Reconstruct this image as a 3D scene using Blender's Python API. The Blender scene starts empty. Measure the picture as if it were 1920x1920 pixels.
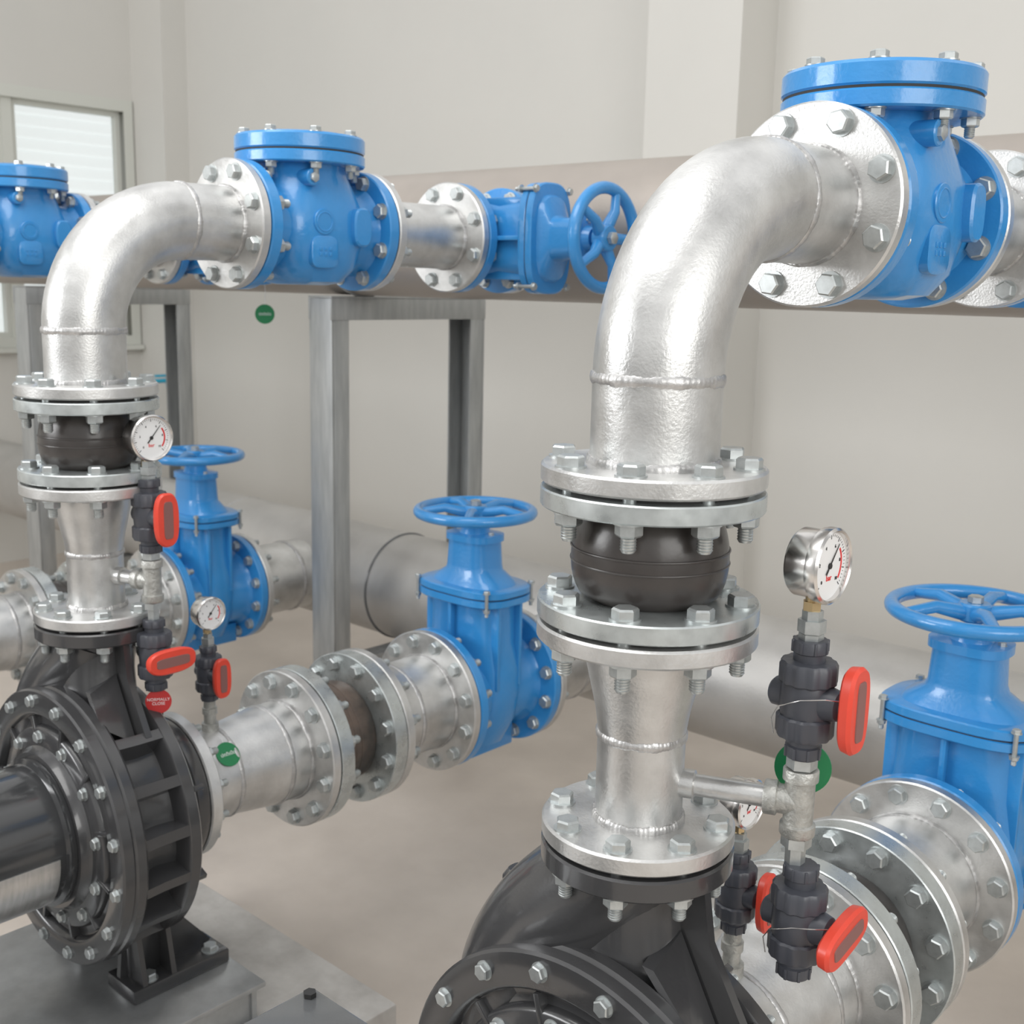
import bpy,bmesh,math,random
from mathutils import Vector,Matrix
random.seed(4)
H0=1.53
I=Matrix.Identity(4)
def T(x,y=0,z=0): return Matrix.Translation((x,y,z))
def Rm(a,ax): return Matrix.Rotation(math.radians(a),4,ax)
AX={'Z':I,'-Z':Rm(180,'X'),'Y':Rm(-90,'X'),'-Y':Rm(90,'X'),'X':Matrix(((0,0,1,0),(1,0,0,0),(0,1,0,0),(0,0,0,1)))}
# ------------------------------------------------ materials
def mat(name,col,metal=0.,rough=.5,var=.0,vs=8.,bump=0.,bs=80.,coat=0.,emit=0.,col2=None,rv=0.,bd=.004,stretch=None,edge=(.35,.66)):
    m=bpy.data.materials.new(name);m.use_nodes=True;nt=m.node_tree;N=nt.nodes;L=nt.links
    b=N['Principled BSDF']
    b.inputs['Base Color'].default_value=(*col,1);b.inputs['Metallic'].default_value=metal;b.inputs['Roughness'].default_value=rough
    if coat: b.inputs['Coat Weight'].default_value=coat;b.inputs['Coat Roughness'].default_value=.10
    if emit: b.inputs['Emission Color'].default_value=(*col,1);b.inputs['Emission Strength'].default_value=emit
    tc=N.new('ShaderNodeTexCoord')
    if var or col2 or rv:
        n=N.new('ShaderNodeTexNoise');n.inputs['Scale'].default_value=vs;n.inputs['Detail'].default_value=7;n.inputs['Roughness'].default_value=.6
        if stretch:
            mp=N.new('ShaderNodeMapping');mp.inputs['Scale'].default_value=stretch;L.new(tc.outputs['Object'],mp.inputs['Vector']);L.new(mp.outputs['Vector'],n.inputs['Vector'])
        else: L.new(tc.outputs['Object'],n.inputs['Vector'])
        r=N.new('ShaderNodeValToRGB');r.color_ramp.elements[0].position=edge[0];r.color_ramp.elements[1].position=edge[1]
        c2=col2 if col2 else tuple(c*(1-var) for c in col)
        r.color_ramp.elements[0].color=(*c2,1);r.color_ramp.elements[1].color=(*col,1)
        L.new(n.outputs['Fac'],r.inputs['Fac']);L.new(r.outputs['Color'],b.inputs['Base Color'])
        if rv:
            mr=N.new('ShaderNodeMapRange');mr.inputs['To Min'].default_value=rough-rv;mr.inputs['To Max'].default_value=rough+rv
            mr.inputs['From Min'].default_value=.3;mr.inputs['From Max'].default_value=.7
            L.new(n.outputs['Fac'],mr.inputs['Value']);L.new(mr.outputs['Result'],b.inputs['Roughness'])
    if bump:
        n2=N.new('ShaderNodeTexNoise');n2.inputs['Scale'].default_value=bs;n2.inputs['Detail'].default_value=4
        L.new(tc.outputs['Object'],n2.inputs['Vector'])
        bp=N.new('ShaderNodeBump');bp.inputs['Strength'].default_value=bump;bp.inputs['Distance'].default_value=bd
        L.new(n2.outputs['Fac'],bp.inputs['Height']);L.new(bp.outputs['Normal'],b.inputs['Normal'])
    return m
SILVER=mat('silver_paint',(.75,.75,.74),.84,.37,var=.30,vs=9,bump=.22,bs=240,rv=.10,bd=.002)
WELD=mat('weld_metal',(.62,.615,.61),.8,.40,var=.25,vs=60,bump=.35,bs=200,bd=.002)
ZINC=mat('zinc_plate',(.62,.66,.66),.75,.30,var=.22,vs=22,rv=.09)
BOLT=mat('bolt_zinc',(.57,.60,.60),.75,.36,var=.2,vs=60)
BLUE=mat('blue_enamel',(.038,.275,.64),0,.28,var=.08,vs=6,bump=.25,bs=80,coat=.5)
BLACK=mat('black_enamel',(.046,.046,.048),0,.27,bump=.12,bs=90,coat=.55,bd=.003)
RUBBER=mat('black_rubber',(.060,.053,.050),0,.28,var=.3,vs=12,bump=.08,bs=60)
RUSTY=mat('dusty_rubber',(.16,.115,.09),0,.5,col2=(.05,.046,.042),vs=11,bump=.1,bs=60)
GASK=mat('gasket',(.035,.035,.035),0,.7)
HEAD=mat('header_silver',(.43,.385,.345),.45,.42,var=.10,vs=5,bump=.12,bs=120,rv=.05)
HEADL=mat('lower_header_silver',(.55,.535,.51),.55,.46,var=.2,vs=3,bump=.12,bs=120,rv=.06)
GALV=mat('galvanised_steel',(.45,.46,.455),.5,.45,col2=(.35,.36,.36),vs=9,bump=.08,bs=60,stretch=(4,4,.6))
BASEM=mat('base_steel',(.56,.575,.58),.75,.36,col2=(.42,.43,.435),vs=10,bump=.08,bs=60)
BOXG=mat('terminal_box_grey',(.14,.145,.15),.2,.26,coat=.4,bump=.1)
CAST=mat('galvanised_fitting',(.55,.55,.52),.65,.42,col2=(.38,.38,.36),vs=60,bump=.4,bs=180)
BRASS=mat('brass',(.62,.47,.27),.9,.33)
PVC=mat('grey_pvc',(.062,.066,.080),0,.38,bump=.05,bs=120)
RED=mat('red_plastic',(.78,.07,.04),0,.35,var=.1,vs=20)
REDD=mat('dark_red_inset',(.24,.11,.10),0,.5)
WHITE=mat('dial_white',(.86,.86,.86),0,.35,coat=.5)
INK=mat('ink_black',(.02,.02,.02),0,.5)
REDI=mat('ink_red',(.75,.04,.04),0,.5)
STEEL=mat('stainless',(.74,.72,.70),1,.22)
GUARD=mat('perforated_guard',(.70,.69,.68),.8,.26,col2=(.55,.55,.54),vs=14,stretch=(1,8,1))
GREEN=mat('green_tag',(.01,.20,.07),0,.35)
REDT=mat('red_tag',(.58,.04,.04),0,.35)
TXT=mat('tag_white',(.85,.85,.85),0,.5)
WALL=mat('wall_paint',(.675,.660,.622),0,.7,col2=(.645,.633,.597),vs=.8,bump=.02,bs=40)
FLOOR=mat('concrete_floor',(.62,.555,.49),0,.42,col2=(.52,.46,.405),vs=3.2,bump=.08,bs=25,rv=.12,edge=(.3,.66))
PLIN=mat('concrete_plinth',(.57,.55,.52),0,.75,col2=(.40,.38,.355),vs=7,bump=.4,bs=40,edge=(.32,.62))
FRAME=mat('window_frame_paint',(.66,.67,.62),0,.4)
SIDING_GLOW=mat('white_siding_glow',(.82,.85,.85),0,.5,emit=.42)  # emission put into the siding so it reads as daylit
DKGREY=mat('black_gloss_paint',(.040,.041,.043),0,.18,coat=.8,bump=.04)
CYAN=mat('cyan_plastic',(.02,.40,.60),0,.4)
gl=bpy.data.materials.new('window_glass');gl.use_nodes=True;g=gl.node_tree.nodes['Principled BSDF']
g.inputs['Transmission Weight'].default_value=1;g.inputs['Roughness'].default_value=.02;g.inputs['IOR'].default_value=1.1;g.inputs['Base Color'].default_value=(.97,.98,.98,1)
# ------------------------------------------------ mesh helpers
def lathe(b,prof,M=I,seg=48,mod=None,closed=False):
    rings=[]
    for r,z in prof:
        if r<1e-6: rings.append([b.verts.new(M@Vector((0,0,z)))])
        else:
            ring=[]
            for i in range(seg):
                a=2*math.pi*(i+.5)/seg
                rr=r*(mod(a,z) if mod else 1)
                ring.append(b.verts.new(M@Vector((rr*math.cos(a),rr*math.sin(a),z))))
            rings.append(ring)
    prs=list(zip(rings[:-1],rings[1:]))
    if closed: prs.append((rings[-1],rings[0]))
    for A,C in prs:
        if len(A)==1 and len(C)==1: continue
        for i in range(seg):
            j=(i+1)%seg
            try:
                if len(A)==1: b.faces.new((A[0],C[j],C[i]))
                elif len(C)==1: b.faces.new((A[i],A[j],C[0]))
                else: b.faces.new((A[i],A[j],C[j],C[i]))
            except ValueError: pass
def disc(b,r,z0,z1,M=I,seg=48,c=.002):
    lathe(b,[(0,z0),(r-c,z0),(r,z0+c),(r,z1-c),(r-c,z1),(0,z1)],M,seg)
def loft(b,secs,cap=True):
    R=[[b.verts.new(p) for p in s] for s in secs];n=len(R[0])
    for A,C in zip(R[:-1],R[1:]):
        for i in range(n):
            j=(i+1)%n;b.faces.new((A[i],A[j],C[j],C[i]))
    if cap: b.faces.new(R[0][::-1]);b.faces.new(R[-1])
def sec(z,a,c,n=2.,cx=0,cy=0,cnt=48,M=I):
    o=[]
    for i in range(cnt):
        t=2*math.pi*i/cnt;ct,st=math.cos(t),math.sin(t)
        o.append(M@Vector((cx+a*math.copysign(abs(ct)**(2/n),ct),cy+c*math.copysign(abs(st)**(2/n),st),z)))
    return o
def sweep(b,pts,rs,seg=48,cap=True):
    pts=[Vector(p) for p in pts];secs=[]
    t0=(pts[1]-pts[0]).normalized();u=t0.orthogonal().normalized()
    for i,p in enumerate(pts):
        if i==0:t=pts[1]-pts[0]
        elif i==len(pts)-1:t=pts[-1]-pts[-2]
        else:t=(pts[i+1]-p).normalized()+(p-pts[i-1]).normalized()
        t.normalize();q=t0.rotation_difference(t);u=(q@u);u=(u-t*u.dot(t)).normalized();v=t.cross(u);t0=t
        r=rs[i] if isinstance(rs,(list,tuple)) else rs
        secs.append([p+u*r*math.cos(2*math.pi*k/seg)+v*r*math.sin(2*math.pi*k/seg) for k in range(seg)])
    loft(b,secs,cap)
def smooth_path(pts,rs,n=6):
    P=[Vector((*p,r)) for p,r in zip([tuple(q) for q in pts],rs)];o=[]
    P=[2*P[0]-P[1]]+P+[2*P[-1]-P[-2]]
    for i in range(1,len(P)-2):
        a,b_,c,d=P[i-1:i+3]
        for k in range(n):
            t=k/n;o.append(.5*((2*b_)+(c-a)*t+(2*a-5*b_+4*c-d)*t*t+(3*b_-a-3*c+d)*t**3))
    o.append(P[-2])
    return [p.to_3d() for p in o],[p[3] for p in o]
def box(b,x0,x1,y0,y1,z0,z1,bev=.003,M=I):
    t=bmesh.new();bmesh.ops.create_cube(t,size=1)
    for v in t.verts: v.co=Vector(((x0+x1)/2+v.co.x*(x1-x0),(y0+y1)/2+v.co.y*(y1-y0),(z0+z1)/2+v.co.z*(z1-z0)))
    if bev: bmesh.ops.bevel(t,geom=t.edges[:],offset=bev,segments=2,affect='EDGES',profile=.5)
    mp={}
    for v in t.verts: mp[v.index]=b.verts.new(M@v.co)
    for f in t.faces:
        try:b.faces.new([mp[v.index] for v in f.verts])
        except ValueError: pass
    t.free()
def torus(b,R,r,M=I,seg=64,ms=12,mod=None,sq=1.):
    rings=[]
    for i in range(seg):
        a=2*math.pi*i/seg;ring=[]
        for k in range(ms):
            t=2*math.pi*k/ms;rr=r*(mod(a) if mod else 1)
            q=R+rr*math.cos(t)
            ring.append(b.verts.new(M@Vector((q*math.cos(a),q*math.sin(a),rr*sq*math.sin(t)))))
        rings.append(ring)
    for i in range(seg):
        A=rings[i];C=rings[(i+1)%seg]
        for k in range(ms):
            l=(k+1)%ms;b.faces.new((A[k],C[k],C[l],A[l]))
def arcpatch(b,r0,r1,y0,y1,a0,a1,n=24):
    secs=[]
    for i in range(n+1):
        a=math.radians(a0+(a1-a0)*i/n);c,s=math.cos(a),math.sin(a)
        secs.append([Vector((r*c,y,-r*s)) for r,y in ((r0,y0),(r1,y0),(r1,y1),(r0,y1))])
    loft(b,secs)
CACHE={}
def mesh(key,fn,material,ang=38):
    if key in CACHE: return CACHE[key]
    b=bmesh.new();fn(b)
    bmesh.ops.remove_doubles(b,verts=b.verts,dist=1e-6)
    bmesh.ops.recalc_face_normals(b,faces=b.faces)
    ca=math.radians(ang)
    for f in b.faces:f.smooth=True
    for e in b.edges:
        if len(e.link_faces)==2 and e.calc_face_angle(0)>ca: e.smooth=False
    me=bpy.data.meshes.new(key);b.to_mesh(me);b.free();me.materials.append(material);CACHE[key]=me
    return me
COL=bpy.context.scene.collection
def thing(name,label,cat,loc,group=None,M=None,kind=None):
    o=bpy.data.objects.new(name,None);o.empty_display_size=.05;COL.objects.link(o)
    o.matrix_world=T(*loc)@(M or I);o['label']=label;o['category']=cat
    if group:o['group']=group
    return o
def part(th,name,key,fn,m,M=I,label=None):
    o=bpy.data.objects.new(name,mesh(key,fn,m));COL.objects.link(o)
    if th: o.parent=th
    o.matrix_basis=M
    if label:o['label']=label
    return o
def single(name,label,cat,key,fn,m,loc=(0,0,0),M=I,group=None):
    o=part(None,name,key,fn,m,T(*loc)@M,label)
    if cat:o['category']=cat
    if group:o['group']=group
    return o
def struct(name,fn,m):
    o=part(None,name,name+'_mesh',fn,m);o['kind']='structure';return o
def bolt(b,grip,s):
    r=.0168*s
    lathe(b,[(0,0),(.0195*s,0),(.0195*s,.0025*s),(0,.0025*s)],seg=24)
    lathe(b,[(0,.0025*s),(r,.0025*s),(r,.013*s),(r*.86,.0155*s),(0,.0155*s)],seg=6)
    lathe(b,[(.0092*s,0),(.0092*s,-grip-.034*s),(.0075*s,-grip-.037*s),(0,-grip-.037*s)],seg=16)
    for k in range(5):
        z=-grip-(.019+.0035*k)*s
        lathe(b,[(.0092*s,z+.0008),(.0101*s,z),(.0092*s,z-.0008)],seg=16)
    lathe(b,[(0,-grip),(.0195*s,-grip),(.0195*s,-grip-.0025*s),(0,-grip-.0025*s)],seg=24)
    lathe(b,[(0,-grip-.0025*s),(r,-grip-.0025*s),(r,-grip-.015*s),(r*.86,-grip-.0175*s),(0,-grip-.0175*s)],seg=6)
def bolts(th,n,R,axis,c,grip,s=1.,ph=.5,name='flange_bolt',M=I):
    for k in range(n):
        a=2*math.pi*(k+ph)/n
        part(th,name,'bolt_%.3f_%.2f'%(grip,s),lambda b:bolt(b,grip,s),BOLT,
             M@T(*c)@AX[axis]@T(R*math.cos(a),R*math.sin(a),0)@Rm(random.choice((0,12,24,40)),'Z'))
def weldm(b,R,w=.0045):
    w=w*.62
    torus(b,R-w*.35,w,seg=240,ms=10,mod=lambda a:.95+.06*math.sin(a*67+math.sin(a*3)*2)+.12*math.sin(a*7)+.09*math.sin(a*19+1),sq=2.2)
def weld(th,R,axis,c,w=.0045):
    part(th,'weld_bead','weld_%.3f_%.4f'%(R,w),lambda b:weldm(b,R,w),WELD,T(*c)@AX[axis])
def flange(th,r,t,axis,c,m=SILVER,label=None,nm='flange'):
    part(th,nm,'flange_%.4f_%.3f_%s'%(r,t,m.name),lambda b:disc(b,r,0,t,seg=72,c=.003),m,T(*c)@AX[axis],label)
# ------------------------------------------------ handwheel
def wheel_mesh(b,R):
    torus(b,R-.015,.0155,seg=72,ms=14)
    for k in range(5):
        a=2*math.pi*k/5+.3
        p0=Vector((.02*math.cos(a),.02*math.sin(a),-.004));p1=Vector((R*.5*math.cos(a),R*.5*math.sin(a),.012));p2=Vector(((R-.015)*math.cos(a),(R-.015)*math.sin(a),0))
        sweep(b,[p0,p1,p2],[.017,.013,.011],seg=12)
    disc(b,.033,-.02,.018,seg=32,c=.004)
def gate_body(b,L,Df,k):
    h=L/2;rf=Df/2;rp=rf*.66
    Y=AX['Y']
    lathe(b,[(0,-h),(rf-.003,-h),(rf,-h+.003),(rf,-h+.026),(rf-.003,-h+.029),(rp+.012,-h+.031),(rp,-h+.05),(rp,h-.05),(rp+.012,h-.031),(rf-.003,h-.029),(rf,h-.026),(rf,h-.003),(rf-.003,h),(0,h)],Y,72)
def gate_house(b,L,Df,hb,pk=1.24):
    rf=Df/2;rp=rf*.66;d=min(L*.5-.035,rp*.62);k2=pk-.04
    loft(b,[sec(-rp-.035,rp*.3,d*.5,2.5),sec(-rp-.025,rp*.7,d*.8,2.6),sec(-rp*.6,rp*1.02,d,3),sec(0,rp*1.12,d,3.2),sec(rp*.6,rp*1.1,d,3.2),sec(rp*1.15,rp*.98,d,3.2),sec(hb-.01,rp*(.95 if pk<1.3 else 1.1),d,3.2)])
    for sx in (-1,1):
        for yy in (-d*.55,d*.55):
            x0,x1=(rp*.8,rp*1.0+.012) if sx>0 else (-(rp*1.0+.012),-rp*.8)
            box(b,x0,x1,yy-.006,yy+.006,rp*.2,hb-.005,.002)
    for yy in (-1,1):
        box(b,-.006,.006,min(yy*d,yy*(d+.02)),max(yy*d,yy*(d+.02)),rp*.9,hb-.005,.002)
    loft(b,[sec(hb-.012,rp*k2,d*1.35,3.2),sec(hb-.009,rp*pk,d*1.39,3.2),sec(hb+.008,rp*pk,d*1.39,3.2),sec(hb+.010,rp*k2,d*1.35,3.2)])
    box(b,-rp*.35,rp*.35,-L*.38,L*.38,-rf-.004,-rp,.004)
def gate_bonnet(b,Df,hb,hw,L,pk=1.24):
    rf=Df/2;rp=rf*.66;d=min(L*.5-.035,rp*.62);g=hw-hb;k2=pk-.04;q=pk/1.24
    loft(b,[sec(hb+.012,rp*k2,d*1.35,3.2),sec(hb+.015,rp*pk,d*1.39,3.2),sec(hb+.031,rp*pk,d*1.39,3.2),sec(hb+.034,rp*k2,d*1.35,3.2)])
    loft(b,[sec(hb+.032,rp*.98*q,d*1.02,3),sec(hb+.045,rp*.92*q,d*.95,3),sec(hb+g*.30,rp*.62,d*.80,2.8),sec(hb+g*.36,rp*.56,d*.76,3.5),sec(hb+g*.66,rp*.53,d*.72,3.5)])
    loft(b,[sec(hb+g*.66,rp*.62,d*.80,3),sec(hb+g*.74,rp*.62,d*.80,3),sec(hb+g*.75,rp*.34,rp*.34,2),sec(hb+g*.85,rp*.28,rp*.28,2)])
def gate_valve(loc,M,L,Df,hb,hw,rw,tag,label,group,pk=1.24):
    th=thing('gate_valve',label,'valve',loc,group,M)
    rp=Df/2*.66;d=min(L*.5-.035,rp*.62)
    def f(b): gate_body(b,L,Df,1);gate_house(b,L,Df,hb,pk)
    part(th,'valve_body','gate_body_'+tag,f,BLUE)
    part(th,'bonnet','gate_bonnet_'+tag,lambda b:gate_bonnet(b,Df,hb,hw,L,pk),BLUE)
    part(th,'bonnet_gasket','gate_gask_'+tag,lambda b:loft(b,[sec(hb+.009,rp*(pk-.04),d*1.35,3.2),sec(hb+.013,rp*(pk-.04),d*1.35,3.2)]),GASK)
    part(th,'stem','gate_stem_'+tag,lambda b:lathe(b,[(0,hb+.1),(.011,hb+.1),(.011,hw+.02),(.009,hw+.03),(0,hw+.03)],seg=20),STEEL)
    part(th,'handwheel','gate_wheel_'+tag,lambda b:wheel_mesh(b,rw),BLUE,T(0,0,hw))
    part(th,'wheel_nut','gate_wnut_'+tag,lambda b:lathe(b,[(0,0),(.016,0),(.016,.012),(.013,.014),(0,.014)],seg=6),BOLT,T(0,0,hw+.019))
    for sx in (-1,1):
        for sy in (-1,1):
            part(th,'bonnet_bolt','bolt_0.046_0.55',lambda b:bolt(b,.046,.55),BOLT,T(sx*rp*(pk-.2),sy*d*1.14,hb+.034))
        part(th,'gland_bolt','bolt_0.020_0.50',lambda b:bolt(b,.02,.5),BOLT,T(sx*rp*.47,0,hb+(hw-hb)*.74))
    return th
# ------------------------------------------------ check valve
def check_body(b,L=.369):
    Y=AX['Y'];rf=.1425
    lathe(b,[(0,0),(rf-.003,0),(rf,.003),(rf,.026),(rf-.003,.029),(.108,.031),(.098,.05),(.10,.09),(.10,L-.09),(.098,L-.05),(.108,L-.031),(rf-.003,L-.029),(rf,L-.026),(rf,L-.003),(rf-.003,L),(0,L)],Y,72)
    c=L/2
    loft(b,[sec(-.130,.05,.06,2.6,cy=c),sec(-.122,.088,.085,2.8,cy=c),sec(-.09,.110,.108,3.4,cy=c),sec(-.03,.122,.120,4,cy=c),sec(.04,.120,.120,4,cy=c),sec(.085,.106,.112,3.2,cy=c),sec(.115,.098,.106,2.5,cy=c),sec(.14,.100,.108,2,cy=c),sec(.15,.108,.112,2,cy=c)])
    lathe(b,[(0,.140),(.147,.140),(.15,.143),(.15,.163),(.147,.166),(0,.166)],T(0,c,0),72)
    for rz in (0,180):
        R=T(0,c,0)@Rm(rz,'Z')@T(0,-c,0) if rz else I
        X=AX['X']
        disc(b,.029,.08,.1240,R@T(0,c-.028,.012)@X,36,.0015)
        torus(b,.021,.0014,R@T(.1240,c-.028,.012)@X,36,8)
        loft(b,[sec(.09,.038,.036,4,M=R@T(0,c-.026,-.055)@X),sec(.1215,.038,.036,4,M=R@T(0,c-.026,-.055)@X),sec(.1235,.035,.033,4,M=R@T(0,c-.026,-.055)@X)])
        for k,zz in enumerate((-.048,-.060)):
            for q in range(3): box(b,.1232,.1248,c-.044+q*.014,c-.036+q*.014,zz-.004,zz+.004,.0006,R)
        loft(b,[sec(.08,.026,.044,3,M=R@T(0,c+.078,.004)@X),sec(.132,.026,.044,3,M=R@T(0,c+.078,.004)@X),sec(.136,.022,.040,3,M=R@T(0,c+.078,.004)@X)])
        disc(b,.019,.07,.120,R@T(0,c-.055,.108)@X,28,.002)
def check_cover(b,L=.369):
    lathe(b,[(0,.170),(.147,.170),(.15,.173),(.15,.200),(.146,.205),(.118,.207),(.11,.211),(0,.213)],T(0,L/2,0),72)
def check_valve(X0,label):
    th=thing('check_valve',label,'valve',(X0,.371,H0+.36),'blue swing check valves')
    part(th,'valve_body','check_body',check_body,BLUE)
    part(th,'cover','check_cover',check_cover,BLUE)
    part(th,'cover_gasket','check_gasket',lambda b:disc(b,.147,.165,.171,T(0,.1845,0),64,.001),GASK)
    part(th,'plug','check_plug',lambda b:lathe(b,[(0,.115),(.012,.115),(.012,.126),(.009,.128),(0,.128)],AX['X'],6),BOLT,T(0,.1295,.108))
    for k in range(8):
        a=2*math.pi*(k+.5)/8
        part(th,'cover_bolt','bolt_0.065_0.80',lambda b:bolt(b,.065,.8),BOLT,T(.130*math.cos(a),.1845+.130*math.sin(a),.2055))
# ------------------------------------------------ rubber joint
def bellow(b,r0,rm,h):
    n=14;pr=[(r0,0)]
    for i in range(1,n):
        t=i/n;e=math.sin(math.pi*t**.85)**.55
        pr.append((r0+(rm-r0)*e,h*t))
    pr.append((r0*.98,h));lathe(b,pr,seg=64)
    for z in (.42,.56): torus(b,rm-.0005,.0018,T(0,0,h*z),64,8)
def joint(loc,axis,R,t,H,r0,rm,tag,label,group,rm_mat=RUBBER):
    th=thing('rubber_expansion_joint',label,'pipe joint',loc,group,AX[axis])
    for z in (0,H-t):
        part(th,'flange','jf_'+tag,lambda b:disc(b,R,0,t,seg=72,c=.002),ZINC,T(0,0,z),'zinc plated steel flange')
    part(th,'bellows','bel_'+tag+rm_mat.name,lambda b:bellow(b,r0,rm,H-2*t),rm_mat,T(0,0,t))
    for z in (-.004,H-.001):
        part(th,'gasket','jg_'+tag,lambda b:disc(b,R*.86,0,.005,seg=64,c=.001),GASK,T(0,0,z))
    return th
# ------------------------------------------------ pump
def casing(b):
    Y=AX['Y']
    lathe(b,[(0,-.103),(.297,-.103),(.302,-.098),(.302,-.080),(.297,-.074),(.246,-.070),(.240,-.02),(.246,.020),(.284,.024),(.292,.030),(.292,.052),(.285,.058),(.21,.070),(.15,.085),(.115,.1),(.112,.12),(.165,.122),(.17,.127),(.17,.152),(.167,.156),(0,.156)],Y,96)
    for k in range(17):
        a=360*(k+.35)/17
        if 72<a<145: continue
        R=Rm(-a,'Y')
        loft(b,[[R@Vector(p) for p in ((.225,-.082,-w*1.5),(.294,-.082,-w),(.290,-.03,-w),(.290,.032,-w),(.225,.032,-w*1.5))] for w in (.0115,-.0115)])
    for k in range(8):
        a=360*(k+.5)/8
        box(b,.10,.27,.04,.090,-.006,.006,.002,Rm(a,'Y'))
def casing_neck(b):
    P,Rr=smooth_path([(-.160,-.01,-.02),(-.172,-.01,.08),(-.164,-.01,.165),(-.132,-.008,.24),(-.082,-.005,.305),(-.03,-.002,.362),(0,0,.415)],[.10,.108,.110,.106,.101,.093,.084])
    sweep(b,P,Rr,64)
    disc(b,.1285,.407,.437,seg=72,c=.003)
    loft(b,[sec(.15,.13,.080,3,cx=.0,cy=-.01),sec(.20,.12,.079,2.8,cx=-.005,cy=-.01),sec(.25,.108,.077,2.5,cx=-.01,cy=-.01),sec(.29,.099,.075,2.3,cx=-.01,cy=-.008),sec(.33,.090,.073,2.2,cx=-.008,cy=-.005),sec(.37,.080,.073,2,cx=-.003),sec(.41,.074,.074,2)])
    loft(b,[[Vector(p) for p in q] for q in (((.02,-.007,.2),(.19,-.007,.22),(.125,-.007,.33),(.112,-.007,.41),(.02,-.007,.41)),((.02,.007,.2),(.19,.007,.22),(.125,.007,.33),(.112,.007,.41),(.02,.007,.41)))])
    for x0,x1 in ((.02,.065),(.075,.15)):
        loft(b,[[Vector((x0+s,-.01,.335)),Vector((x0+s,-.070,.305)),Vector((x1+s,-.088,.255)),Vector((x1+s,-.01,.20))] for s in (-.009,.009)])
    loft(b,[sec(.23,.03,.024,3,cx=-.20),sec(.30,.026,.022,3,cx=-.205),sec(.312,.018,.015,3,cx=-.205)])
def cover(b):
    lathe(b,[(.0,-.09),(.296,-.102),(.300,-.106),(.300,-.126),(.296,-.130),(.252,-.132),(.246,-.128),(.240,-.112),(.232,-.110),(.222,-.113),(.219,-.124),(.214,-.128),(.178,-.130),(.172,-.136),(.168,-.150),(0,-.152)],AX['Y'],96)
    for k in range(12):
        box(b,.15,.242,-.129,-.100,-.005,.005,.002,Rm(30*k+15,'Y'))
def bearing(b):
    lathe(b,[(0,-.15),(.156,-.150),(.159,-.155),(.159,-.165),(.149,-.170),(.149,-.36),(.154,-.363),(.157,-.38),(0,-.38)],AX['Y'],64)
def feet(b):
    for s in (-1,1):
        x=lambda a,c:(min(s*a,s*c),max(s*a,s*c))
        box(b,*x(.06,.175),-.05,.19,-.382,-.350,.004)
        box(b,*x(.085,.12),-.03,.05,-.355,-.2,.004)
        loft(b,[[Vector((s*.10-.007,y,z)) for y,z in ((-.045,-.352),(.185,-.352),(.06,-.2),(-.03,-.2))],[Vector((s*.10+.007,y,z)) for y,z in ((-.045,-.352),(.185,-.352),(.06,-.2),(-.03,-.2))]])
        for y in (-.02,.05):
            loft(b,[[Vector((px,y-.006,pz)) for px,pz in ((s*.08,-.352),(s*.172,-.352),(s*.14,-.2),(s*.08,-.2))],[Vector((px,y+.006,pz)) for px,pz in ((s*.08,-.352),(s*.172,-.352),(s*.14,-.2),(s*.08,-.2))]])
def motor_body(b):
    lathe(b,[(0,-.385),(.15,-.385),(.165,-.395),(.165,-.425),(.145,-.435),(.145,-.92),(.16,-.93),(.16,-1.0),(.14,-1.03),(0,-1.03)],AX['Y'],64)
    for k in range(40):
        box(b,.14,.165,-.91,-.44,-.002,.002,0,Rm(9*k,'Y'))
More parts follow.
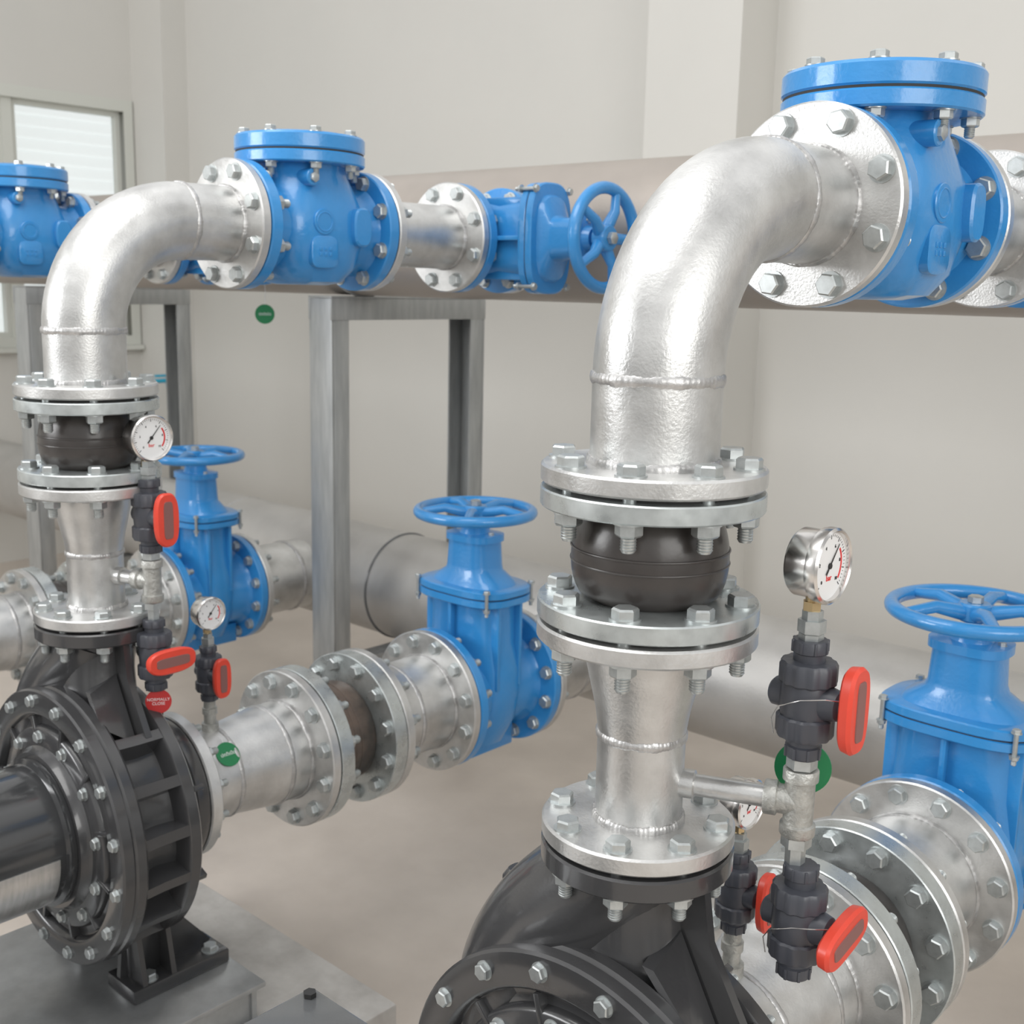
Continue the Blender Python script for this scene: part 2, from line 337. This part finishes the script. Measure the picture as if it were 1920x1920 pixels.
def pump(X0,label):
    loc=(X0,0,H0-.918)
    th=thing('centrifugal_pump',label,'pump',loc,'black centrifugal pumps')
    def f(b): casing(b);casing_neck(b)
    part(th,'volute_casing','pump_casing',f,BLACK)
    part(th,'casing_cover','pump_cover',cover,BLACK)
    part(th,'bearing_housing','pump_bearing',bearing,DKGREY)
    part(th,'shaft_guard','pump_guard',lambda b:arcpatch(b,.148,.1515,-.355,-.185,0,58),GUARD,label='silver metal guard panel')
    part(th,'foot','pump_feet',feet,BLACK)
    bolts(th,16,.275,'-Y',(0,-.130,0),.03,.72,name='cover_bolt')
    bolts(th,12,.198,'-Y',(0,-.128,0),.02,.72,name='cover_bolt',ph=.3)
    bolts(th,12,.145,'-Y',(0,.122,0),.066,.85)
    for s in (-1,1):
        for y in (0,.155): part(th,'anchor_bolt','bolt_0.045_1.00',lambda b:bolt(b,.045,1.),BOLT,T(s*.15,y-.0,-.35))
    m=thing('electric_motor','black finned electric motor driving the pump','motor',loc,'pump drive motors')
    part(m,'housing','motor_body',motor_body,DKGREY)
    def tb(b):
        box(b,-.30,-.10,-.55,-.315,.06,.200,.006);box(b,-.306,-.094,-.556,-.309,.203,.22,.006)
    part(m,'terminal_box','motor_tb',tb,BOXG,label='grey terminal box with bolted lid')
    for x,y in ((-.288,-.327),(-.112,-.327),(-.288,-.538),(-.112,-.538)):
        part(m,'lid_screw','lid_screw',lambda b:lathe(b,[(0,0),(.009,0),(.009,.007),(0,.007)],seg=6),INK,T(x,y,.22))
    part(m,'foot','motor_feet',lambda b:[box(b,min(s*.08,s*.16),max(s*.08,s*.16),-.85,-.5,-.382,-.1,.004) for s in(-1,1)],DKGREY)
    single('pump_base_frame','galvanised steel base frame under the pump','steel frame','base_frame',
      lambda b:(box(b,-.30,.30,-1.2,.20,-.012,0,.002),box(b,.272,.280,-1.2,.185,-.11,-.012,.001),box(b,-.280,-.272,-1.2,.185,-.11,-.012,.001),box(b,-.285,.285,.172,.185,-.11,-.012,.001),box(b,.22,.30,-1.2,.2,-.11,-.102,.001),box(b,-.3,-.22,-1.2,.2,-.11,-.102,.001)),
      BASEM,(X0,0,H0-1.30),group='pump base frames')
    single('concrete_plinth','rough grey concrete plinth below the pump base','plinth','plinth',
      lambda b:box(b,-.45,.45,-1.4,.46,-.12,0,.008),PLIN,(X0,0,H0-1.41),group='concrete plinths')
# ------------------------------------------------ gauge stack
def text_mesh(key,body,size,material,M,th,name='lettering'):
    if key not in CACHE:
        cu=bpy.data.curves.new(key,'FONT');cu.body=body;cu.size=size;cu.align_x='CENTER';cu.align_y='CENTER';cu.extrude=.0003
        o=bpy.data.objects.new(key,cu);COL.objects.link(o);dg=bpy.context.evaluated_depsgraph_get()
        me=bpy.data.meshes.new_from_object(o.evaluated_get(dg));bpy.data.objects.remove(o);me.materials.clear();me.materials.append(material);CACHE[key]=me
    o=bpy.data.objects.new(name,CACHE[key]);COL.objects.link(o);o.parent=th;o.matrix_basis=M;return o
def gauge(loc,s,label,ang=50):
    th=thing('pressure_gauge',label,'gauge',loc,'round pressure gauges',Matrix.Scale(s,4)@T(-.02,0,0)@AX['X'])
    part(th,'case','g_case',lambda b:lathe(b,[(0,-.004),(.042,-.004),(.045,0),(.045,.036),(0,.036)],seg=56),STEEL)
    part(th,'bezel','g_bezel',lambda b:lathe(b,[(.045,.026),(.049,.028),(.0505,.034),(.050,.043),(.047,.046),(.0445,.044),(.0445,.036)],seg=64,closed=True),STEEL)
    part(th,'dial','g_dial',lambda b:disc(b,.0448,.034,.038,seg=56,c=.0003),WHITE)
    def marks(b):
        for k in range(41):
            a=math.radians(225-270*k/40);l=.006 if k%5==0 else .003
            M=Rm(math.degrees(a),'Z');w=.0006 if k%5==0 else .0003
            box(b,.041-l,.041,-w,w,.038,.0384,0,M)
    part(th,'scale_marks','g_marks',marks,INK)
    def redarc(b):
        for k in range(16):
            box(b,.030,.0335,-.0016,.0016,.038,.0383,0,Rm(35-70*k/15+0,'Z'))
    part(th,'red_scale','g_red',redarc,REDI)
    for k,t in enumerate(('0','2','4','6','8','10')):
        a=math.radians(225-270*k/5)
        text_mesh('num'+t,t,.0065,INK,T(.027*math.cos(a),.027*math.sin(a),.0384),th,'numeral')
    text_mesh('bar','bar',.011,REDI,T(0,-.016,.0384),th)
    part(th,'needle','g_needle',lambda b:(loft(b,[[Vector(p) for p in ((-.014,-.0014,.039),(.034,-.0004,.039),(.034,.0004,.039),(-.014,.0014,.039))],[Vector(p) for p in ((-.014,-.0014,.0397),(.034,-.0004,.0397),(.034,.0004,.0397),(-.014,.0014,.0397))]]),disc(b,.004,.038,.0405,seg=20,c=.0004)),INK,Rm(ang,'Z'))
    part(th,'stem','g_stem',lambda b:(lathe(b,[(0,.044),(.009,.044),(.009,.054),(0,.054)],T(0,0,.018)@AX['-Y'],24),lathe(b,[(0,.050),(.0125,.050),(.0125,.062),(0,.062)],T(0,0,.018)@AX['-Y'],6),lathe(b,[(0,.062),(.0085,.062),(.0085,.070),(0,.070)],T(0,0,.018)@AX['-Y'],20)),BRASS)
    return th
def valve_body(b):
    lathe(b,[(0,-.083),(.022,-.083),(.024,-.080),(.024,-.066),(.0215,-.064),(.0215,-.05),(.031,-.044),(.031,-.03),(.034,-.024),(.036,0),(.034,.024),(.031,.03),(.031,.044),(.0215,.05),(.0215,.064),(.024,.066),(.024,.080),(.022,.083),(0,.083)],seg=40)
    for k in range(8):
        for s in (-1,1): box(b,.020,.0255,-.002,.002,min(s*.066,s*.082),max(s*.066,s*.082),.0005,Rm(45*k,'Z'))
    lathe(b,[(0,.02),(.022,.02),(.024,.03),(.02,.048),(.014,.052),(.014,.062),(0,.062)],AX['X'],32)
    lathe(b,[(0,.02),(.020,.02),(.020,.046),(.016,.05),(0,.05)],Rm(180,'Z')@AX['X'],24)
    box(b,-.052,-.03,-.006,.006,-.012,.012,.002)
def union_nut(b):
    lathe(b,[(.02,-.016),(.036,-.016),(.039,-.013),(.039,.010),(.036,.015),(.02,.016)],seg=48,mod=lambda a,z:1.0 if math.sin(a*12)>0 else .94)
def handle(b):
    M=AX['X']
    loft(b,[sec(.056,.021,.052,3.0,M=M),sec(.060,.027,.058,2.6,M=M),sec(.072,.029,.060,2.6,M=M),sec(.077,.025,.056,3.0,M=M)])
    loft(b,[sec(.050,.012,.012,2,M=M),sec(.060,.013,.013,2,M=M)])
def ball_valve(loc,s,rot,label,wire=False):
    th=thing('ball_valve',label,'valve',loc,'grey plastic ball valves with red handles',Matrix.Scale(s,4))
    part(th,'valve_body','bv_body',valve_body,PVC)
    for z in (-.038,.038): part(th,'union_nut','bv_nut',union_nut,PVC,T(0,0,z)@Rm(0 if z>0 else 180,'X'))
    h=part(th,'handle','bv_handle',handle,RED,Rm(rot,'X'))
    part(h,'handle_inset','bv_inset',lambda b:loft(b,[sec(.076,.012,.042,5,M=AX['X']),sec(.0785,.011,.041,5,M=AX['X'])]),REDD,label='dark inset label strip')
    if wire:
        part(th,'seal_wire','bv_wire',lambda b:sweep(b,[(.056,-.012,.012),(.045,-.036,.018),(.015,-.046,.012),(-.02,-.042,-.006),(-.036,-.028,-.03),(-.030,-.03,-.05)],.0008,8),STEEL,label='thin steel seal wire')
def tee_stack(x,y,z,branch_from):
    d=Vector((branch_from[0]-x,branch_from[1]-y,0))
    th=thing('pipe_tee','galvanised threaded tee with nipples on the discharge branch','pipe fitting',(x,y,z),'galvanised pipe tees')
    dn=d.normalized();ln=d.length
    def f(b):
        lathe(b,[(0,.045),(.021,.045),(.0225,.043),(.0225,.03),(.019,.028),(.019,-.028),(.0225,-.03),(.0225,-.043),(.021,-.045),(0,-.045)],seg=32)
        Q=dn.to_track_quat('Z','Y').to_matrix().to_4x4()
        lathe(b,[(0,0),(.019,0),(.019,.026),(.0225,.028),(.0225,.042),(.021,.044),(0,.044)],Q,32)
    part(th,'tee_body','tee_%.2f'%ln,f,CAST)
    def g(b):
        Q=dn.to_track_quat('Z','Y').to_matrix().to_4x4()
        lathe(b,[(0,.03),(.0145,.03),(.0145,ln-.075),(.019,ln-.073),(.019,ln-.04),(0,ln-.04)],Q,28)
    part(th,'branch_nipple','brn_%.2f'%ln,g,SILVER)
    nip=lambda b:lathe(b,[(0,0),(.013,0),(.013,.006),(.0195,.0065),(.0195,.02),(.013,.0205),(.013,.045),(0,.045)],seg=6)
    part(th,'nipple','nip',nip,BOLT,T(0,0,.04));part(th,'nipple','nip',nip,BOLT,T(0,0,-.04)@Rm(180,'X'))
    return th
def adapter(loc,s=1):
    return single('hex_adapter','steel hex adapter nipple below the gauge','pipe fitting','adapt',lambda b:lathe(b,[(0,-.02),(.0155,-.02),(.0155,-.008),(.0145,-.007),(.0175,-.006),(.0175,.01),(.013,.0105),(.013,.022),(0,.022)],seg=6),BOLT,loc,Matrix.Scale(s,4),group='gauge adapters')
# ------------------------------------------------ rows
S=1.427
def row(X0,idx):
    th=thing('discharge_elbow_pipe','silver painted steel riser pipe with welded elbow','pipe',(X0,0,H0),'silver discharge elbow pipes')
    R=.229
    pts=[(0,0,.004),(0,0,.06),(0,0,.131)]+[(0,R-R*math.cos(math.radians(a)),.131+R*math.sin(math.radians(a))) for a in range(5,91,5)]+[(0,.29,.36),(0,.360,.36)]
    part(th,'pipe','riser_pipe',lambda b:sweep(b,pts,.0815,64),SILVER)
    flange(th,.1425,.024,'Z',(0,0,0));flange(th,.1425,.023,'Y',(0,.345,.36))
    weld(th,.0825,'Z',(0,0,.131),.0055);weld(th,.0825,'Y',(0,.229,.36));weld(th,.0835,'Z',(0,0,.026),.006);weld(th,.0835,'Y',(0,.344,.36),.006)
    bolts(th,8,.119,'Z',(0,0,.024),.054);bolts(th,8,.119,'-Y',(0,.345,.36),.055)
    joint((X0,0,H0-.173),'Z',.1425,.024,.167,.078,.101,'d','black rubber bellows joint between zinc plated flanges','rubber joints on risers')
    th=thing('reducer_pipe','silver painted reducer pipe with welded flanges above the pump','pipe',(X0,0,H0-.4755),'silver reducer pipes')
    def red(b): lathe(b,[(0,.0),(.058,.002),(.058,.14),(.0585,.15),(.062,.175),(.069,.205),(.076,.235),(.081,.265),(.0825,.29),(0,.291)],seg=64)
    part(th,'pipe','reducer',red,SILVER)
    flange(th,.1285,.024,'Z',(0,0,0));flange(th,.1425,.024,'Z',(0,0,.2725))
    weld(th,.059,'Z',(0,0,.142));weld(th,.0605,'Z',(0,0,.026),.006);weld(th,.083,'Z',(0,0,.269),.006)
    bolts(th,8,.119,'Z',(0,0,.3265),.054);bolts(th,8,.1065,'Z',(0,0,.024),.06,.95)
    pump(X0,'glossy black cast iron end suction pump on a steel base')
    check_valve(X0,'glossy blue cast iron swing check valve with bolted round cover')
    th=thing('flanged_pipe_spool','short silver pipe spool between check valve and gate valve','pipe',(X0,.743,H0+.36),'short silver upper spools')
    part(th,'pipe','upspool',lambda b:lathe(b,[(0,.002),(.0815,.002),(.0815,.308),(0,.308)],AX['Y'],64),SILVER)
    flange(th,.1425,.023,'Y',(0,0,0));flange(th,.1425,.023,'Y',(0,.287,0))
    weld(th,.083,'Y',(0,.026,0),.006);weld(th,.083,'Y',(0,.284,0),.006)
    bolts(th,8,.119,'-Y',(0,-.032,0),.055);bolts(th,8,.119,'-Y',(0,.287,0),.054)
    gate_valve((X0,1.161,H0+.36),Rm(90,'Y'),.21,.285,.225,.434,.137,'up','blue gate valve lying sideways with handwheel facing out','blue gate valves on header',1.5)
    th=thing('branch_pipe','short silver branch pipe entering the upper header','pipe',(X0,1.268,H0+.36),'upper header branches')
    part(th,'pipe','upbr',lambda b:lathe(b,[(0,.002),(.0815,.002),(.0815,.08),(0,.08)],AX['Y'],48),SILVER)
    flange(th,.1425,.023,'Y',(0,0,0));bolts(th,8,.119,'-Y',(0,-.032,0),.055)
    zs=H0-.918
    th=thing('suction_pipe','silver painted suction pipe widening slightly towards the flange','pipe',(X0,.16,zs),'silver suction pipes')
    part(th,'pipe','suc',lambda b:lathe(b,[(0,.002),(.1095,.002),(.1095,.12),(.110,.14),(.114,.17),(.119,.21),(.123,.25),(.124,.28),(.124,.34),(0,.34)],AX['Y'],72),SILVER)
    flange(th,.17,.030,'Y',(0,0,0));flange(th,.2,.025,'Y',(0,.32,0))
    weld(th,.1105,'Y',(0,.125,0));weld(th,.1245,'Y',(0,.26,0));weld(th,.1115,'Y',(0,.032,0),.006);weld(th,.1265,'Y',(0,.318,0),.006)
    bolts(th,12,.172,'-Y',(0,.32,0),.067,1.05)
    joint((X0,.508,zs),'Y',.2,.040,.215,.124,.138,'s','rubber bellows joint between large zinc plated flanges','rubber joints on suction lines',RUSTY if idx==1 else RUBBER)
    th=thing('suction_pipe_spool','silver painted flanged pipe spool before the gate valve','pipe',(X0,.726,zs),'silver suction spools')
    part(th,'pipe','sspool',lambda b:lathe(b,[(0,.002),(.132,.002),(.132,.265),(0,.265)],AX['Y'],72),SILVER)
    flange(th,.2,.025,'Y',(0,0,0));flange(th,.2,.025,'Y',(0,.242,0))
    weld(th,.1345,'Y',(0,.027,0),.006);weld(th,.133,'Y',(0,.12,0),.005);weld(th,.1345,'Y',(0,.240,0),.006)
    bolts(th,12,.172,'-Y',(0,-.043,0),.070,1.05);bolts(th,12,.172,'-Y',(0,.242,0),.056,1.05)
    gate_valve((X0,1.165,zs),I,.338,.40,.285,.521,.178,'lo','glossy blue gate valve with a round blue handwheel on top','blue gate valves on suction line')
    th=thing('suction_branch_pipe','silver branch pipe joining the lower suction header','pipe',(X0,1.337,zs),'lower header branches')
    part(th,'pipe','lobr',lambda b:lathe(b,[(0,.002),(.1365,.002),(.1365,.30),(0,.30)],AX['Y'],64),SILVER)
    flange(th,.2,.025,'Y',(0,0,0));bolts(th,12,.172,'-Y',(0,-.032,0),.058,1.05)
    weld(th,.139,'Y',(0,.22,0),.006)
for i,X0 in enumerate((0,-S,-2*S)): row(X0,i)
# gauges
def dstack(X0,L,al,dz,dg,wire):
    x=X0+L*math.cos(al);y=L*math.sin(al);z=H0-.38+dz
    tee_stack(x,y,z,(X0,0))
    ball_valve((x,y,z+.138),.93,0,'dark grey plastic ball valve with upright red handle',wire)
    ball_valve((x+.01*wire,y,z-.160),.93,90 if not wire else 102,'dark grey plastic ball valve with red handle turned sideways',wire)
    adapter((x,y,z+.230))
    gauge((x,y,z+.3225+dg),.95,'stainless steel pressure gauge with white dial above a ball valve')
dstack(0,.207,math.radians(23),-.016,-.012,True)
dstack(-S,.148,math.radians(20),0,-.022,False)
for X0 in (0,-S):
    y=.27;z=H0-.918+.105
    single('threaded_nipple','steel threaded nipple rising from the suction pipe','pipe fitting','lonip',lambda b:lathe(b,[(0,0),(.02,.0),(.02,.022),(.014,.0225),(.014,.045),(.0175,.0455),(.0175,.06),(.014,.0605),(.014,.085),(0,.085)],seg=20),CAST,(X0,y,z),group='threaded nipples')
    ball_valve((X0,y,z+.145),.80,0,'small dark grey ball valve with red handle on suction pipe')
    adapter((X0,y,z+.222),.9)
    gauge((X0,y,z+.292),.78,'small stainless pressure gauge on the suction pipe')
def tag(loc,M,m,txt,r,label,sz=.012,string=.05):
    th=thing('valve_tag',label,'tag',loc,'round plastic valve tags',M)
    part(th,'disc','tagd_%.3f_%s'%(r,m.name),lambda b:disc(b,r,-.0012,.0012,seg=40,c=.0004),m)
    if txt: text_mesh('tagt_'+txt+'%.3f'%r,txt,sz,TXT,T(0,0,.0014),th)
    part(th,'cord','tagc_%.3f_%.2f'%(r,string),lambda b:sweep(b,[(0,r-.004,0),(.003,r+string*.5,-.002),(0,r+string,-.006)],.0009,8),TXT)
tag((.166,.133,H0-.374),Rm(28,'Z')@Rm(90,'X'),GREEN,None,.0367,'green round plastic tag hanging behind the discharge tee')
tag((-S+.082,.262,H0-.918+.074),Rm(-42,'Y')@AX['X'],GREEN,'ปกติเปิด',.030,'green round tag with white lettering on the suction pipe',.012,.02)
tag((-2.60,1.30,H0+.121),Rm(58,'Z')@Rm(90,'X'),GREEN,'ปกติเปิด',.034,'green round tag with white lettering hanging below valve',.013,.09)
tag((-S+.147,.05,H0-.643),Rm(55,'Z')@Rm(90,'X'),REDT,'NORMALLY\nCLOSE',.027,'red round tag with white lettering below the ball valve',.009,.03)
# headers
single('upper_header_pipe','long large warm grey discharge header pipe along the wall','pipe','uhead',lambda b:lathe(b,[(0,-6.2),(.197,-6.2),(.197,3.2),(0,3.2)],AX['X'],96),HEAD,(0,1.503,H0+.391))
th=thing('lower_header_pipe','long large silver suction header pipe near the floor','pipe',(0,1.80,H0-.918))
part(th,'pipe','lhead',lambda b:lathe(b,[(0,-6.2),(.203,-6.2),(.203,3.2),(0,3.2)],AX['X'],96),HEADL)
for x in (-3.45,-2.05): weld(th,.2035,'X',(x,0,0),.006)
def frame_support(X,y1):
    th=thing('pipe_support_frame','galvanised steel channel frame holding the header pipes','steel frame',(X,0,0),'galvanised pipe supports')
    h=H0+.19
    def post(b):
        box(b,-.06,.06,-.038,-.031,0,h-.007,.0008);box(b,-.06,-.053,-.030,.038,0,h-.007,.0008);box(b,.053,.06,-.030,.038,0,h-.007,.0008)
        box(b,-.09,.09,-.08,.08,0,.012,.001)
    part(th,'post','fr_post',post,GALV,T(0,y1,0));part(th,'post','fr_post',post,GALV,T(0,2.06,0)@Rm(180,'Z'))
    part(th,'crossbeam','fr_beam%.2f'%y1,lambda b:(box(b,-.062,.062,y1-.04,2.10,h-.006,h,.0008),box(b,.055,.062,y1-.04,2.10,h-.08,h-.007,.0008),box(b,-.062,-.055,y1-.04,2.10,h-.08,h-.007,.0008)),GALV)
    part(th,'crossbeam','fr_beam2',lambda b:box(b,-.04,.04,1.45,2.03,H0-1.18,H0-1.122,.002),GALV)
    part(th,'pipe_clamp','fr_cl1',lambda b:torus(b,.199,.005,T(.05,1.503,H0+.391)@AX['X'],72,8),GALV,label='round steel U bolt')
    part(th,'pipe_clamp','fr_cl2',lambda b:torus(b,.205,.004,T(-.06,1.80,H0-.918)@AX['X'],72,8),BOXG,label='round dark steel U bolt')
frame_support(-2.35,1.385);frame_support(-4.38,1.30)
th=thing('wall_tap','small cyan plastic tap on a thin wall pipe','tap',(-5.84,2.90,H0-.43),None)
part(th,'pipe','tap_pipe',lambda b:lathe(b,[(0,-1.08),(.013,-1.08),(.013,0),(0,0)],seg=16),TXT)
part(th,'tap_body','tap_body',lambda b:(lathe(b,[(0,-.02),(.022,-.02),(.022,.04),(0,.04)],seg=20),sweep(b,[(0,0,.02),(.0,-.10,.02),(0,-.13,-.01)],.014,14)),CYAN)
part(th,'handle','tap_handle',lambda b:box(b,-.012,.012,-.10,.03,.045,.06,.003),CYAN)
# room
BW=3.12;LW=-6.25;TOP=4.2
struct('floor',lambda b:box(b,LW-.2,4,-4,BW+.2,-.1,0,0),FLOOR)
struct('wall_back',lambda b:box(b,LW-.2,4,BW,BW+.2,0,TOP,0),WALL)
wy0,wy1,wz0,wz1=.6,2.93,H0-.20,H0+1.33
def lw(b):
    box(b,LW-.2,LW,-4,wy0,0,TOP,0);box(b,LW-.2,LW,wy1,BW+.01,0,TOP,0);box(b,LW-.2,LW,wy0,wy1,0,wz0,0);box(b,LW-.2,LW,wy0,wy1,wz1,TOP,0)
struct('wall_left',lw,WALL)
struct('trim_1',lambda b:box(b,LW-.01,LW+.37,2.95,BW+.01,0,TOP,0),WALL)
struct('trim_2',lambda b:box(b,-2.13,-1.69,2.86,BW+.01,0,TOP,0),WALL)
def winf(b):
    x0,x1=LW-.12,LW+.02
    ya0,yb0=wy0+.055,wy1-.055
    box(b,x0,x1,ya0,yb0,wz0,wz0+.06,0);box(b,x0,x1,ya0,yb0,wz1-.06,wz1+.01,0)
    box(b,x0,x1,wy0-.01,ya0,wz0,wz1+.01,0);box(b,x0,x1,yb0,wy1+.01,wz0,wz1+.01,0)
    for y in (1.33,2.10): box(b,x0+.02,x1-.03,y,y+.06,wz0+.06,wz1-.06,0)
    for ya,yb in ((ya0,1.33),(1.39,2.10),(2.16,yb0)):
        box(b,x0+.04,x1-.05,ya,ya+.03,wz0+.06,wz1-.06,0);box(b,x0+.04,x1-.05,yb-.03,yb,wz0+.06,wz1-.06,0)
        box(b,x0+.041,x1-.051,ya+.03,yb-.03,wz0+.06,wz0+.09,0);box(b,x0+.041,x1-.051,ya+.03,yb-.03,wz1-.09,wz1-.06,0)
    box(b,LW+.001,LW+.06,wy0-.03,wy1+.01,wz0-.03,wz0-.001,0)
w=struct('window_1',winf,FRAME)
part(w,'window_pane','pane',lambda b:box(b,LW-.07,LW-.066,wy0+.03,wy1-.03,wz0+.03,wz1-.03,0),gl)
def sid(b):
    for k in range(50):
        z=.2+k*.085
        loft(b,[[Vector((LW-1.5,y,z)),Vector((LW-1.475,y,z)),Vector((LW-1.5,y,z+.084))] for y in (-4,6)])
struct('wall_outside',sid,SIDING_GLOW)
# ------------------------------------------------ camera
yaw,pit,rol=.7326,.1921,.0224
fw=Vector((-math.sin(yaw)*math.cos(pit),math.cos(yaw)*math.cos(pit),-math.sin(pit)))
r=Vector((math.cos(yaw),math.sin(yaw),0));u=r.cross(fw)
r2=r*math.cos(rol)+u*math.sin(rol);u2=r2.cross(fw)
cd=bpy.data.cameras.new('camera');cam=bpy.data.objects.new('camera',cd);COL.objects.link(cam)
M=Matrix.Identity(4)
for i in range(3): M[i][0]=r2[i];M[i][1]=u2[i];M[i][2]=-fw[i]
M[0][3],M[1][3],M[2][3]=.8403,-1.1994,H0+.2398
cam.matrix_world=M;cd.lens=36*2185.1/1920;cd.sensor_width=36;cd.clip_start=.02
cd.dof.use_dof=True;cd.dof.focus_distance=1.6;cd.dof.aperture_fstop=8
bpy.context.scene.camera=cam
# ------------------------------------------------ light
w=bpy.data.worlds.new('world');bpy.context.scene.world=w;w.use_nodes=True;nt=w.node_tree;bg=nt.nodes['Background'];LK=nt.links.new
tc=nt.nodes.new('ShaderNodeTexCoord');sp=nt.nodes.new('ShaderNodeSeparateXYZ');rp=nt.nodes.new('ShaderNodeValToRGB')
mr=nt.nodes.new('ShaderNodeMapRange');mr.inputs['From Min'].default_value=-1;mr.inputs['From Max'].default_value=1
LK(tc.outputs['Generated'],sp.inputs[0]);LK(sp.outputs['Z'],mr.inputs['Value']);LK(mr.outputs['Result'],rp.inputs['Fac'])
e=rp.color_ramp.elements;e[0].position=.0;e[0].color=(.34,.325,.305,1);e[1].position=1;e[1].color=(1,1,1,1)
x=e.new(.48);x.color=(.50,.495,.48,1);x=e.new(.56);x.color=(.78,.78,.77,1)
nz=nt.nodes.new('ShaderNodeTexNoise');nz.inputs['Scale'].default_value=2.2;nz.inputs['Detail'].default_value=1.5;LK(tc.outputs['Generated'],nz.inputs['Vector'])
m2=nt.nodes.new('ShaderNodeMapRange');m2.inputs['From Min'].default_value=.38;m2.inputs['From Max'].default_value=.62;m2.inputs['To Min'].default_value=.46;m2.inputs['To Max'].default_value=1.32
LK(nz.outputs['Fac'],m2.inputs['Value'])
mx=nt.nodes.new('ShaderNodeVectorMath');mx.operation='SCALE';LK(rp.outputs['Color'],mx.inputs[0]);LK(m2.outputs['Result'],mx.inputs['Scale']);LK(mx.outputs['Vector'],bg.inputs['Color'])
bg.inputs['Strength'].default_value=1.05
def area(name,loc,tgt,sx,sy,en,col):
    l=bpy.data.lights.new(name,'AREA');l.shape='RECTANGLE';l.size=sx;l.size_y=sy;l.energy=en;l.color=col
    o=bpy.data.objects.new(name,l);COL.objects.link(o);o.location=loc
    o.rotation_euler=(Vector(tgt)-Vector(loc)).to_track_quat('-Z','Y').to_euler()
area('window_light',(3.6,-1.2,2.6),(-.5,.6,1.3),2.6,1.6,58,(1,.99,.96))
area('overhead_highlight_area',(-1.0,-.8,4.1),(-1.0,.6,0),3.,1.4,55,(1,.99,.97))  # unseen area light added overhead for highlights on the metal
area('left_highlight_area',(-3.6,-3.6,2.6),(-1.5,.6,1.2),2.2,1.4,95,(.98,.99,1))  # area light added out of view on the left, for highlights
vs=bpy.context.scene.view_settings;vs.view_transform='Standard';vs.look='None';vs.exposure=0
